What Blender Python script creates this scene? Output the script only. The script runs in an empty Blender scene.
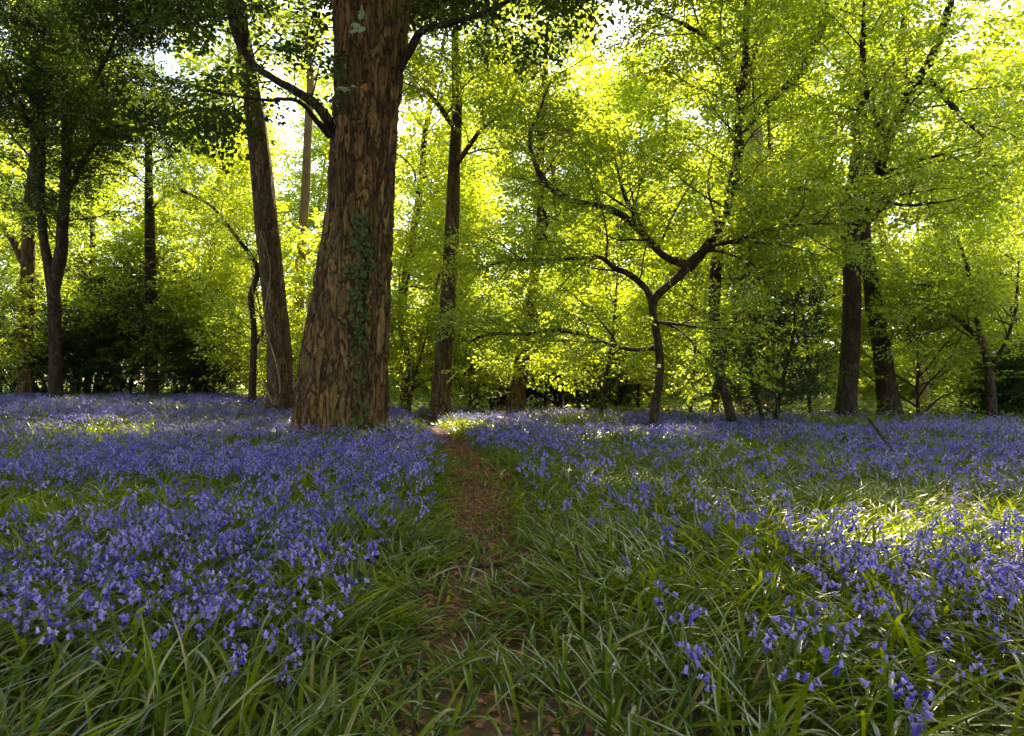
import bpy, math, random
import numpy as np
R = math.radians
rng = np.random.default_rng(7)
random.seed(7)
scene = bpy.context.scene
COL = scene.collection

# ------------------------------------------------------------------ camera
H = 1.1; F = 683.0; TH = math.atan(16 / F)
cam = bpy.data.cameras.new('camera'); cam.lens = 24.0; cam.sensor_width = 36.0
cam.clip_start = 0.05; cam.clip_end = 2000
cam_o = bpy.data.objects.new('camera', cam); COL.objects.link(cam_o)
cam_o.location = (0, 0, H); cam_o.rotation_euler = (R(90) + TH, 0, 0)
scene.camera = cam_o

def at(px, py, D):
    x = (px - 512) / F; y = (368 - py) / F
    dy = math.cos(TH) - y * math.sin(TH); dz = math.sin(TH) + y * math.cos(TH)
    t = D / dy
    return np.array([x * t, D, H + dz * t])

# ------------------------------------------------------------------ noise
_tab = np.random.default_rng(3).random((64, 64, 64))
def vnoise(p):
    p = np.asarray(p, float); i = np.floor(p).astype(int); f = p - i; f = f * f * (3 - 2 * f)
    x0, y0, z0 = (i[..., k] % 64 for k in range(3)); x1, y1, z1 = (x0 + 1) % 64, (y0 + 1) % 64, (z0 + 1) % 64
    fx, fy, fz = f[..., 0], f[..., 1], f[..., 2]
    a = _tab[x0, y0, z0] * (1 - fx) + _tab[x1, y0, z0] * fx
    b = _tab[x0, y1, z0] * (1 - fx) + _tab[x1, y1, z0] * fx
    c = _tab[x0, y0, z1] * (1 - fx) + _tab[x1, y0, z1] * fx
    d = _tab[x0, y1, z1] * (1 - fx) + _tab[x1, y1, z1] * fx
    return (a * (1 - fy) + b * fy) * (1 - fz) + (c * (1 - fy) + d * fy) * fz
def n2(x, y, s, z=0.5):
    x = np.asarray(x, float); y = np.asarray(y, float)
    return vnoise(np.stack([x * s + 100, y * s + 100, np.full_like(x, z)], -1))
def sstep(a, b, x):
    t = np.clip((np.asarray(x, float) - a) / (b - a), 0, 1); return t * t * (3 - 2 * t)
def G(x, y):
    x = np.asarray(x, float); y = np.asarray(y, float)
    far = sstep(6, 24, y)
    z = 0.48 * far * sstep(1.5, 13, -x)
    z = z + 0.10 * (n2(x, y, .35) - .5) * sstep(1, 5, y) + 0.05 * (n2(x, y, 1.3, 3.5) - .5)
    z = z - 0.05 * np.exp(-(pathd(x, y) / .3) ** 2)
    return z
PATH = [(-2, .12), (1.0, .0), (2.2, -.06), (3.5, -.17), (5, -.22), (6.5, -.26), (8.5, -.5), (11.4, -.92), (16, -1.75), (22, -3.2), (30, -5)]
_py = np.array([p[0] for p in PATH]); _px = np.array([p[1] for p in PATH])
def pathx(y): return np.interp(y, _py, _px) + .05 * np.sin(np.asarray(y) * 1.7)
def pathd(x, y): return np.abs(np.asarray(x, float) - pathx(y))

# ------------------------------------------------------------------ materials
def mat(name):
    m = bpy.data.materials.new(name); m.use_nodes = True
    nt = m.node_tree; nt.nodes.clear()
    return m, nt, nt.nodes, nt.links
def leaf_mat(name, c1, c2, t1, t2, trans=.5, rough=.45, gloss=.35):
    m, nt, N, L = mat(name)
    out = N.new('ShaderNodeOutputMaterial'); at_ = N.new('ShaderNodeAttribute'); at_.attribute_name = 'rnd'
    def mixc(a, b):
        x = N.new('ShaderNodeMix'); x.data_type = 'RGBA'; x.inputs[6].default_value = (*a, 1); x.inputs[7].default_value = (*b, 1)
        L.new(at_.outputs['Fac'], x.inputs[0]); return x.outputs[2]
    d = N.new('ShaderNodeBsdfDiffuse'); t = N.new('ShaderNodeBsdfTranslucent'); g = N.new('ShaderNodeBsdfGlossy')
    g.inputs['Roughness'].default_value = rough; g.inputs['Color'].default_value = (1, 1, 1, 1)
    L.new(mixc(c1, c2), d.inputs[0]); L.new(mixc(t1, t2), t.inputs[0])
    mx = N.new('ShaderNodeMixShader'); mx.inputs[0].default_value = trans
    L.new(d.outputs[0], mx.inputs[1]); L.new(t.outputs[0], mx.inputs[2])
    fr = N.new('ShaderNodeFresnel'); fr.inputs[0].default_value = 1.4
    mu = N.new('ShaderNodeMath'); mu.operation = 'MULTIPLY'; mu.inputs[1].default_value = gloss; mu.use_clamp = True
    L.new(fr.outputs[0], mu.inputs[0])
    m2 = N.new('ShaderNodeMixShader'); L.new(mu.outputs[0], m2.inputs[0]); L.new(mx.outputs[0], m2.inputs[1]); L.new(g.outputs[0], m2.inputs[2])
    L.new(m2.outputs[0], out.inputs[0]); return m
def ramp_mat(name, stops, scale=(6, 6, 1.2), noise=3.0, detail=8, rough=.9, bump=.5, bdist=.03, stops2=None, vor=None):
    m, nt, N, L = mat(name)
    out = N.new('ShaderNodeOutputMaterial'); b = N.new('ShaderNodeBsdfPrincipled')
    b.inputs['Roughness'].default_value = rough; b.inputs['Specular IOR Level'].default_value = .25
    tc = N.new('ShaderNodeTexCoord'); mp = N.new('ShaderNodeMapping'); mp.inputs['Scale'].default_value = scale
    L.new(tc.outputs['Object'], mp.inputs[0])
    n = N.new('ShaderNodeTexNoise'); n.inputs['Scale'].default_value = noise; n.inputs['Detail'].default_value = detail; n.inputs['Roughness'].default_value = .62
    n.inputs['Distortion'].default_value = .6
    L.new(mp.outputs[0], n.inputs[0])
    r = N.new('ShaderNodeValToRGB'); e = r.color_ramp.elements
    while len(e) < len(stops): e.new(.5)
    for k, (p, c) in enumerate(stops): e[k].position = p; e[k].color = (*c, 1)
    L.new(n.outputs[0], r.inputs[0]); colr = r.outputs[0]; h = n.outputs[0]
    if vor:
        v = N.new('ShaderNodeTexVoronoi'); v.feature = 'DISTANCE_TO_EDGE'; v.inputs['Scale'].default_value = vor
        mm = N.new('ShaderNodeMixRGB'); mm.inputs[0].default_value = .45; L.new(mp.outputs[0], mm.inputs[1]); L.new(n.outputs['Color'], mm.inputs[2]); L.new(mm.outputs[0], v.inputs[0])
        mr = N.new('ShaderNodeMapRange'); mr.inputs[2].default_value = .22; L.new(v.outputs[0], mr.inputs[0])
        mul = N.new('ShaderNodeMixRGB'); mul.blend_type = 'MULTIPLY'; mul.inputs[0].default_value = .5
        L.new(colr, mul.inputs[1]); L.new(mr.outputs[0], mul.inputs[2]); colr = mul.outputs[0]
        ad = N.new('ShaderNodeMath'); ad.operation = 'MULTIPLY_ADD'; ad.inputs[1].default_value = .6; L.new(mr.outputs[0], ad.inputs[0]); L.new(n.outputs[0], ad.inputs[2]); h = ad.outputs[0]
    # second, broad layer of moss and algae patches
    if stops2:
        q = N.new('ShaderNodeTexNoise'); q.inputs['Scale'].default_value = 1.1; q.inputs['Detail'].default_value = 4; L.new(tc.outputs['Object'], q.inputs[0])
        rr = N.new('ShaderNodeMapRange'); rr.inputs[1].default_value = .52; rr.inputs[2].default_value = .68; rr.inputs[4].default_value = stops2[1]; L.new(q.outputs[0], rr.inputs[0])
        mx = N.new('ShaderNodeMixRGB'); mx.inputs[2].default_value = (*stops2[0], 1); L.new(rr.outputs[0], mx.inputs[0]); L.new(colr, mx.inputs[1]); colr = mx.outputs[0]
    L.new(colr, b.inputs['Base Color'])
    bp = N.new('ShaderNodeBump'); bp.inputs['Strength'].default_value = bump; bp.inputs['Distance'].default_value = bdist
    L.new(h, bp.inputs['Height']); L.new(bp.outputs[0], b.inputs['Normal']); L.new(b.outputs[0], out.inputs[0]); return m

def bark_mat(name, dark, mid, light, scale=(7, 7, 2.2), plates=1.5, crack=.09, moss=(.16, .14, .035), mossamt=.5, bump=.9, bdist=.035, warp=1.5):
    m, nt, N, L = mat(name)
    out = N.new('ShaderNodeOutputMaterial'); b = N.new('ShaderNodeBsdfPrincipled'); b.inputs['Roughness'].default_value = .85; b.inputs['Specular IOR Level'].default_value = .25
    tc = N.new('ShaderNodeTexCoord'); mp = N.new('ShaderNodeMapping'); mp.inputs['Scale'].default_value = scale; L.new(tc.outputs['Object'], mp.inputs[0])
    w = N.new('ShaderNodeTexNoise'); w.inputs['Scale'].default_value = .9; w.inputs['Detail'].default_value = 6; L.new(mp.outputs[0], w.inputs[0])
    va = N.new('ShaderNodeVectorMath'); va.operation = 'MULTIPLY_ADD'; va.inputs[1].default_value = (warp, warp, warp); L.new(w.outputs['Color'], va.inputs[0]); L.new(mp.outputs[0], va.inputs[2])
    def vor(feature, sc):
        v = N.new('ShaderNodeTexVoronoi'); v.feature = feature; v.inputs['Scale'].default_value = sc; L.new(va.outputs[0], v.inputs[0]); return v
    def mr(src, a, b_, c=0., d=1.):
        x = N.new('ShaderNodeMapRange'); x.inputs[1].default_value = a; x.inputs[2].default_value = b_; x.inputs[3].default_value = c; x.inputs[4].default_value = d; L.new(src, x.inputs[0]); return x.outputs[0]
    e = mr(vor('DISTANCE_TO_EDGE', plates).outputs[0], 0, crack); e2 = mr(vor('DISTANCE_TO_EDGE', plates * 2.7).outputs[0], 0, crack * 1.3)
    cell = vor('F1', plates)
    f = N.new('ShaderNodeTexNoise'); f.inputs['Scale'].default_value = 6; f.inputs['Detail'].default_value = 12; f.inputs['Roughness'].default_value = .7; L.new(mp.outputs[0], f.inputs[0])
    sep = N.new('ShaderNodeSeparateColor'); L.new(cell.outputs['Color'], sep.inputs[0])
    ad = N.new('ShaderNodeMath'); ad.operation = 'MULTIPLY_ADD'; ad.inputs[1].default_value = .32; L.new(sep.outputs[0], ad.inputs[0]); L.new(f.outputs[0], ad.inputs[2])
    r = N.new('ShaderNodeValToRGB'); q = r.color_ramp.elements; q.new(.5)
    for k, (p, c) in enumerate(((.42, dark), (.66, mid), (.92, light))): q[k].position = p; q[k].color = (*c, 1)
    L.new(ad.outputs[0], r.inputs[0])
    mq = N.new('ShaderNodeTexNoise'); mq.inputs['Scale'].default_value = 1.3; mq.inputs['Detail'].default_value = 5; L.new(tc.outputs['Object'], mq.inputs[0])
    mo = N.new('ShaderNodeMixRGB'); mo.inputs[2].default_value = (*moss, 1); L.new(mr(mq.outputs[0], .5, .7, 0, mossamt), mo.inputs[0]); L.new(r.outputs[0], mo.inputs[1])
    c1 = N.new('ShaderNodeMixRGB'); c1.inputs[1].default_value = tuple(v * .6 for v in dark) + (1,); L.new(e, c1.inputs[0]); L.new(mo.outputs[0], c1.inputs[2])
    c2 = N.new('ShaderNodeMixRGB'); c2.blend_type = 'MULTIPLY'; c2.inputs[0].default_value = .45; L.new(c1.outputs[0], c2.inputs[1]); L.new(e2, c2.inputs[2])
    L.new(c2.outputs[0], b.inputs['Base Color'])
    h1 = N.new('ShaderNodeMath'); h1.operation = 'MULTIPLY_ADD'; h1.inputs[1].default_value = .35; L.new(e2, h1.inputs[0]); L.new(e, h1.inputs[2])
    h2 = N.new('ShaderNodeMath'); h2.operation = 'MULTIPLY_ADD'; h2.inputs[1].default_value = .8; L.new(f.outputs[0], h2.inputs[0]); L.new(h1.outputs[0], h2.inputs[2])
    bp = N.new('ShaderNodeBump'); bp.inputs['Strength'].default_value = bump; bp.inputs['Distance'].default_value = bdist; L.new(h2.outputs[0], bp.inputs['Height'])
    L.new(bp.outputs[0], b.inputs['Normal']); L.new(b.outputs[0], out.inputs[0]); return m

M = {}
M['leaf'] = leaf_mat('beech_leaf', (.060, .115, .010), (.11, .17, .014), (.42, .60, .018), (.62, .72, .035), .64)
M['leaf_lit'] = leaf_mat('sunlit_leaf_tint', (.08, .13, .010), (.14, .18, .015), (.54, .71, .025), (.74, .80, .055), .68)  # brighter copy of the beech leaf, sunlight put into its colour
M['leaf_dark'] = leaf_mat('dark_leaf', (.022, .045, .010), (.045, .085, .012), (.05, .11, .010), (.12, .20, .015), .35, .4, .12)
M['holly'] = leaf_mat('holly_leaf', (.016, .034, .010), (.035, .065, .014), (.02, .05, .008), (.05, .10, .01), .2, .35, .25)
M['ivy'] = leaf_mat('ivy_leaf', (.03, .05, .012), (.07, .10, .02), (.04, .08, .01), (.10, .14, .02), .25, .4, .5)
M['blade'] = leaf_mat('bluebell_leaf', (.020, .050, .002), (.13, .16, .005), (.06, .13, .003), (.44, .50, .010), .42, .30, .06)
M['stem'] = leaf_mat('flower_stem', (.06, .10, .02), (.06, .06, .05), (.10, .16, .02), (.08, .09, .05), .3)
M['petal'] = leaf_mat('bluebell_petal', (.018, .018, .36), (.45, .35, .74), (.03, .03, .54), (.52, .42, .88), .45, .5, .05)
M['litter'] = leaf_mat('dead_leaf', (.16, .042, .018), (.42, .17, .085), (.14, .03, .01), (.42, .12, .04), .2, .6, .2)
M['cover'] = leaf_mat('low_leaf', (.07, .13, .012), (.14, .19, .016), (.22, .34, .015), (.42, .50, .03), .5)
M['twig'] = ramp_mat('twig_bark', [(.3, (.020, .013, .008)), (.7, (.055, .036, .020))], (8, 8, 8), 2, 3, bump=.2)
M['bark_big'] = bark_mat('chestnut_bark', (.045, .021, .009), (.21, .104, .037), (.35, .19, .078), scale=(6, 6, 1.0), plates=1.15, crack=.13, warp=2.4, bump=1)
M['straw'] = leaf_mat('withered_leaf', (.13, .10, .03), (.22, .17, .05), (.14, .11, .02), (.22, .18, .04), .3, .5, .08)
M['bark'] = bark_mat('brown_bark', (.035, .018, .009), (.13, .068, .030), (.26, .16, .075), scale=(11, 11, 2.2), plates=1.2, moss=(.08, .09, .03))
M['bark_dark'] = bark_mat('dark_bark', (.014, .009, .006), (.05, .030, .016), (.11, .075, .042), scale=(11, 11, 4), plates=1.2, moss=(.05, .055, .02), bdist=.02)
M['bark_pale'] = ramp_mat('pale_pink_bark', [(.3, (.12, .07, .045)), (.55, (.30, .19, .12)), (.8, (.45, .32, .22))], (6, 6, 1.2), 2.2, 8, bump=.6, bdist=.03)
M['ground'] = ramp_mat('leaf_mould', [(.3, (.022, .014, .009)), (.55, (.065, .037, .018)), (.75, (.12, .065, .032))], (1, 1, 1), 9, 10, bump=.8, bdist=.03, stops2=((.045, .065, .014), .7))
M['meadow'] = ramp_mat('meadow_grass', [(.3, (.10, .16, .02)), (.7, (.17, .24, .035))], (1, 1, 1), .2, 5, bump=.1)
M['path'] = ramp_mat('path_soil', [(.3, (.035, .018, .010)), (.5, (.09, .045, .024)), (.7, (.18, .09, .05))], (1, 1, 1), 16, 10, bump=.8, bdist=.02)
M['lichen'] = ramp_mat('lichen', [(.3, (.14, .19, .11)), (.6, (.28, .36, .22))], (1, 1, 1), 30, 5, bump=.3)
M['fungus'] = ramp_mat('orange_wound', [(.3, (.30, .09, .03)), (.6, (.45, .17, .06))], (1, 1, 1), 30, 5, bump=.3)

# ------------------------------------------------------------------ mesh builder (all quads)
class MB:
    def __init__(s): s.v = []; s.q = []; s.m = []; s.r = []; s.s = []; s.n = 0
    def add(s, v, q, m=0, r=0.5, smooth=False):
        v = np.asarray(v, np.float32).reshape(-1, 3); q = np.asarray(q, np.int64).reshape(-1, 4)
        s.v.append(v); s.q.append(q + s.n); s.n += len(v); k = len(q)
        s.m.append(np.full(k, m) if np.isscalar(m) else np.asarray(m))
        s.r.append(np.full(k, r) if np.isscalar(r) else np.asarray(r)); s.s.append(np.full(k, smooth))
    def build(s, name, mats, parent=None, origin=(0, 0, 0), link=True):
        me = bpy.data.meshes.new(name)
        v = np.concatenate(s.v) - np.asarray(origin, np.float32); q = np.concatenate(s.q)
        me.vertices.add(len(v)); me.vertices.foreach_set('co', v.astype(np.float32).ravel())
        me.loops.add(q.size); me.loops.foreach_set('vertex_index', q.ravel().astype(np.int32))
        me.polygons.add(len(q)); me.polygons.foreach_set('loop_start', np.arange(0, q.size, 4, dtype=np.int32))
        try: me.polygons.foreach_set('loop_total', np.full(len(q), 4, np.int32))
        except Exception: pass
        me.polygons.foreach_set('material_index', np.concatenate(s.m).astype(np.int32))
        me.polygons.foreach_set('use_smooth', np.concatenate(s.s).astype(bool))
        a = me.attributes.new('rnd', 'FLOAT', 'FACE'); a.data.foreach_set('value', np.concatenate(s.r).astype(np.float32))
        me.update(calc_edges=True)
        for mm in (mats if isinstance(mats, (list, tuple)) else [mats]): me.materials.append(M[mm])
        o = bpy.data.objects.new(name, me)
        if link: COL.objects.link(o)
        if parent: o.parent = parent
        else: o.location = origin
        return o
def norm(v): v = np.asarray(v, float); return v / (np.linalg.norm(v, axis=-1, keepdims=True) + 1e-9)
def spline(pts, rad, step):
    pts = np.asarray(pts, float); rad = np.asarray(rad, float)
    P = np.vstack([2 * pts[0] - pts[1], pts, 2 * pts[-1] - pts[-2]]); out = []; ro = []
    for i in range(len(pts) - 1):
        n = max(2, int(np.linalg.norm(pts[i + 1] - pts[i]) / step)); t = np.linspace(0, 1, n, endpoint=False)[:, None]
        a, b, c, d = P[i], P[i + 1], P[i + 2], P[i + 3]
        out.append(.5 * (2 * b + (c - a) * t + (2 * a - 5 * b + 4 * c - d) * t ** 2 + (3 * b - a - 3 * c + d) * t ** 3))
        ro.append(rad[i] + (rad[i + 1] - rad[i]) * t[:, 0])
    out.append(pts[-1:]); ro.append(rad[-1:]); return np.vstack(out), np.concatenate(ro)
def tube(mb, pts, rad, n=8, m=0, rough=0., seed=0, flare=0.):
    pts = np.asarray(pts, float); rad = np.asarray(rad, float); K = len(pts)
    T = norm(np.gradient(pts, axis=0)); u = np.cross(T[0], [0, 0, 1.]) if abs(T[0][2]) < .9 else np.cross(T[0], [0, 1., 0]); u = norm(u)
    U = np.zeros((K, 3))
    for i in range(K): u = norm(u - T[i] * np.dot(u, T[i])); U[i] = u
    V = np.cross(T, U); a = np.linspace(0, 2 * np.pi, n, endpoint=False)
    rr = rad[:, None] * np.ones((1, n))
    if rough or flare:
        L = np.concatenate([[0], np.cumsum(np.linalg.norm(np.diff(pts, axis=0), axis=1))])
        ca = np.cos(a)[None, :] * 1.6 + 20 + seed * 3.1; sa = np.sin(a)[None, :] * 1.6 + 20
        LL = L[:, None] + 0 * ca
        nz = vnoise(np.stack([ca + 0 * LL, sa + 0 * LL, LL * .9], -1)) - .5
        nz2 = vnoise(np.stack([ca * 3 + 0 * LL, sa * 3 + 0 * LL, LL * 2.2], -1)) - .5
        rr = rr * (1 + rough * (nz * 1.2 + nz2 * .6))
        if flare: rr = rr * (1 + np.exp(-LL / .35) * flare * (1 + .8 * np.sin(5 * a[None, :] + seed)))
    ring = pts[:, None, :] + rr[..., None] * (np.cos(a)[None, :, None] * U[:, None, :] + np.sin(a)[None, :, None] * V[:, None, :])
    i, j = np.meshgrid(np.arange(K - 1), np.arange(n), indexing='ij'); j2 = (j + 1) % n
    q = np.stack([i * n + j, i * n + j2, (i + 1) * n + j2, (i + 1) * n + j], -1).reshape(-1, 4)
    mb.add(ring.reshape(-1, 3), q, m, .5, True)
    return ring

# ------------------------------------------------------------------ leaf sprays
def leaf_verts(p, d, nrm, l, w=.56, fold=.25):
    s = norm(np.cross(d, nrm)); up = np.cross(s, d)
    h = l * w * .5
    return np.array([p, p + d * l * .28 + s * h * .85 + up * h * fold, p + d * l * .68 + s * h * .8 + up * h * fold, p + d * l - up * l * .06,
                     p + d * l * .68 - s * h * .8 + up * h * fold, p + d * l * .28 - s * h * .85 + up * h * fold])
LQ = np.array([[0, 1, 2, 3], [0, 3, 4, 5]])
def make_spray(r, size=.6, nside=4, nl=6, leaf=.075, jag=.4):
    V = []; TW = []
    def line(p, d, L, n):
        q = p.copy(); dd = d.copy(); side = 1; prev = p.copy()
        for k in range(n):
            dd = norm(dd + np.array([r.normal(0, .12), r.normal(0, .12), r.normal(-.02, .08)])); q = q + dd * L / n
            a = side * R(r.uniform(35, 70)); side = -side
            ld = np.array([dd[0] * math.cos(a) - dd[1] * math.sin(a), dd[0] * math.sin(a) + dd[1] * math.cos(a), dd[2] + r.normal(-.15, .25)])
            nn = norm(np.array([r.normal(0, jag), r.normal(0, jag), 1.]))
            V.append(leaf_verts(q, norm(ld), nn, leaf * r.uniform(.65, 1.15)))
        V.append(leaf_verts(q, dd, norm(np.array([r.normal(0, jag), r.normal(0, jag), 1.])), leaf))
        s = norm(np.cross(dd, [0, 0, 1.])) * .0035
        TW.append(np.array([prev - s, prev + s, q + s * .3, q - s * .3])); return q
    x = np.array([1., 0, 0]); line(np.zeros(3), x, size, nl)
    for k in range(nside):
        t = (k + .6) / (nside + .5); a = (1 if k % 2 else -1) * R(r.uniform(35, 60))
        line(np.array([size * t, 0, 0]), np.array([math.cos(a), math.sin(a), r.normal(0, .12)]), size * .55 * (1.15 - t * .6), max(2, int(nl * .7)))
    V = np.array(V); TW = np.array(TW)
    v = np.vstack([V.reshape(-1, 3), TW.reshape(-1, 3)])
    q = np.vstack([(LQ[None] + 6 * np.arange(len(V))[:, None, None]).reshape(-1, 4), np.array([[0, 1, 2, 3]]) + 4 * np.arange(len(TW))[:, None] + 6 * len(V)])
    m = np.concatenate([np.zeros(2 * len(V), int), np.ones(len(TW), int)])
    lid = np.concatenate([np.repeat(np.arange(len(V)), 2), np.full(len(TW), 0)])
    return v, q, m, lid
rs = np.random.default_rng(11)
SPRAYS = {
    'fine': [make_spray(rs, .60, 6, 8, .082, .6) for _ in range(8)],
    'mid': [make_spray(rs, .75, 6, 7, .105, .6) for _ in range(8)],
    'far': [make_spray(rs, 1.05, 6, 6, .17, .65) for _ in range(8)],
    'holly': [make_spray(rs, .42, 5, 7, .075, .9) for _ in range(8)],
}
def place_sprays(mb, r, pos, dirs, kind, tilt=.32, smin=.7, smax=1.25):
    pos = np.asarray(pos); dirs = np.asarray(dirs)
    if len(pos) == 0: return
    T = SPRAYS[kind]; ti = r.integers(0, len(T), len(pos)); sc = r.uniform(smin, smax, len(pos))
    X = dirs.copy(); X[:, 2] = X[:, 2] * .6 + r.normal(-.05, .25, len(X)); X = norm(X)
    N_ = norm(np.stack([r.normal(0, tilt, len(X)), r.normal(0, tilt, len(X)), np.ones(len(X))], -1))
    Y = norm(np.cross(N_, X)); Z = np.cross(X, Y)
    tilt = tilt; Mx = np.stack([X, Y, Z], -1) * sc[:, None, None]
    for k, (v, q, m, lid) in enumerate(T):
        s = np.where(ti == k)[0]
        if len(s) == 0: continue
        W = np.einsum('kij,nj->kni', Mx[s], v) + pos[s][:, None, :]
        Q = q[None] + (np.arange(len(s)) * len(v))[:, None, None]
        base = r.random(len(s)); rn = np.clip(base[:, None] * .5 + r.random((len(s), lid.max() + 1)) * .5, 0, 1)[:, lid]
        mb.add(W.reshape(-1, 3), Q.reshape(-1, 4), np.tile(m, len(s)), rn.ravel())

# ------------------------------------------------------------------ branching
def wander(r, p, d, L, r0, step=.25, wig=.16, trop=0., r1=.004):
    n = max(3, int(L / step)); pts = [p]; d = norm(d)
    for k in range(n):
        d = norm(d + r.normal(0, wig, 3) + np.array([0, 0, trop])); pts.append(pts[-1] + d * L / n)
    t = np.linspace(0, 1, n + 1); return np.array(pts), r0 * (1 - t) ** .8 + r1
def children(r, pts, rad, n, t0, lf, rf, up=0.2, spread=1.0, trop=.0, flat=1.0, lmin=.4, L=None):
    K = len(pts); out = []; seg = np.linalg.norm(np.diff(pts, axis=0), axis=1).sum() if L is None else L
    ph = r.uniform(0, 6.28)
    for k in range(n):
        t = t0 + (1 - t0) * (k + r.uniform(.1, .9)) / n; i = min(K - 2, int(t * (K - 1)))
        T = norm(pts[i + 1] - pts[i]); ph += 2.4 + r.normal(0, .5)
        a = norm(np.cross(T, [.13, .21, 1.])) if abs(T[2]) < .95 else np.array([1., 0, 0]); b = np.cross(T, a)
        d = (math.cos(ph) * a + math.sin(ph) * b) * spread; d[2] = d[2] * flat
        d = norm(d + T * .55 + np.array([0, 0, up]))
        ln = max(lmin, seg * lf * (1.15 - .75 * t) * r.uniform(.75, 1.25)); rr = min(rad[i] * .75, rf * ln)
        out.append(wander(r, pts[i], d, ln, rr, .22, .13, trop))
    return out
def sprays_on(r, br, per_m, t0=.15, jit=.05):
    P = []; D = []
    for pts, rad in br:
        seg = np.linalg.norm(np.diff(pts, axis=0), axis=1).sum(); n = max(2, int(seg * per_m * 1.5))
        for k in range(n):
            t = t0 + (1 - t0) * (k + r.random()) / n; f = t * (len(pts) - 1); i = min(len(pts) - 2, int(f))
            T = pts[i + 1] - pts[i]; P.append(pts[i] + T * (f - i) + r.normal(0, jit, 3)); T = norm(T)
            a = r.choice([-1, 1]) * R(r.uniform(15, 75)); D.append([T[0] * math.cos(a) - T[1] * math.sin(a), T[0] * math.sin(a) + T[1] * math.cos(a), T[2]])
        P.append(pts[-1]); D.append(norm(pts[-1] - pts[-2]))
    return np.array(P), np.array(D)

def tag(o, label=None, cat=None, group=None, kind=None):
    if label: o['label'] = label
    if cat: o['category'] = cat
    if group: o['group'] = group
    if kind: o['kind'] = kind
def empty(name, loc, label=None, cat=None, group=None):
    o = bpy.data.objects.new(name, None); COL.objects.link(o); o.location = loc; o.empty_display_size = .2
    tag(o, label, cat, group); return o
def copy_tree(src, parent=None):
    c = src.copy(); COL.objects.link(c); c.parent = parent
    for ch in src.children: copy_tree(ch, c)
    return c

def traced(pl, D, px2m=None):
    """pixel polyline [(px,py,width_px[,depth offset])] at distance D -> points, radii"""
    P = []; Rr = []
    for t in pl:
        d = D + (t[3] if len(t) > 3 else 0); P.append(at(t[0], t[1], d)); Rr.append(max(.006, t[2] / F * d / 2))
    return np.array(P), np.array(Rr)
def rooted(pl, D):
    P, Rr = traced(pl, D); b = P[0].copy(); b[2] = float(G(b[0], b[1])) - .15
    if P[0][2] > b[2] + .1: P = np.vstack([b, P]); Rr = np.concatenate([[Rr[0] * 1.06], Rr])
    else: P[0] = b
    return P, Rr

# generic traced tree: trunk, limbs, and a crown grown from them
def build_tree(name, label, cat, D, trunk, limbs=(), seed=1, bark='bark', leaf='leaf', kind='mid', crown_from=.45, n1=10, len1=3.2, n2=6, per_m=3.0,
               limb_tw=8, sides=18, group=None, flare=.25, top=None, dens_limb=1.0, up1=.25, trunk_leaf=True, tilt=.32, rough=.16, rr=None, spread=1.):
    r = np.random.default_rng(seed)
    P, Rd = rooted(trunk, D); Rd = Rd * .88
    if top is not None:                         # the trunk carries on above the frame
        for k in range(1, 4):
            d = norm(P[-1] - P[-2]) * .8 + np.array([r.normal(0, .12), r.normal(0, .12), .5])
            P = np.vstack([P, P[-1] + norm(d) * (top - P[-1][2]) / (4 - k + .001) * .9]); Rd = np.append(Rd, Rd[-1] * .62)
        Rd[-1] = .02
    base = P[0].copy(); base[2] += .15
    S, SR = spline(P, Rd, .12 if sides > 12 else .2)
    t = empty(name, base, label, cat, group)
    mb = MB(); tube(mb, S, SR, sides, 0, rough, seed, flare); mb.build('trunk', bark, t, base)
    lead = []
    for lb in limbs:
        Lp, Lr = traced(lb, D); Ls, Lrs = spline(Lp, Lr * np.where(np.arange(len(Lr)) < len(Lr) - 1, 1.1, .25), .1)
        Ls = Ls + np.cumsum(r.normal(0, .006, Ls.shape), 0)
        mb = MB(); tube(mb, Ls, Lrs, 10, 0, .22, seed + len(lead)); mb.build('limb', bark, t, base); lead.append((Ls, Lrs))
    mb = MB(); tw = []
    if n1:
        l1 = children(r, S, SR, n1, crown_from, 1., .012, up1, spread, 0, .6, L=len1); tw += l1
        for b in l1: tube(mb, *b, n=6, m=1)
        for b in l1:
            l2 = children(r, *b, n2, .2, .42, .010, .05, 1., 0, .35); tw += l2
            for c in l2: tube(mb, *c, n=4, m=1)
    for b in lead:
        ln = np.linalg.norm(np.diff(b[0], axis=0), axis=1).sum()
        l2 = children(r, *b, max(2, int(limb_tw * ln / 3)), .12, 1., .012, .12, 1., 0, .45, L=1.9); tw += l2
        for c in l2: tube(mb, *c, n=5, m=1)
        for c in l2:
            l3 = children(r, *c, 3, .2, .5, .009, .05, 1., 0, .35, lmin=.3); tw += l3
            for d in l3: tube(mb, *d, n=3, m=1)
    if trunk_leaf and tw:
        ps, ds = sprays_on(r, tw, per_m)
        place_sprays(mb, r, ps, ds, kind, tilt)
    if mb.n: mb.build('crown', [leaf, 'twig'], t, base)
    return t

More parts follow.
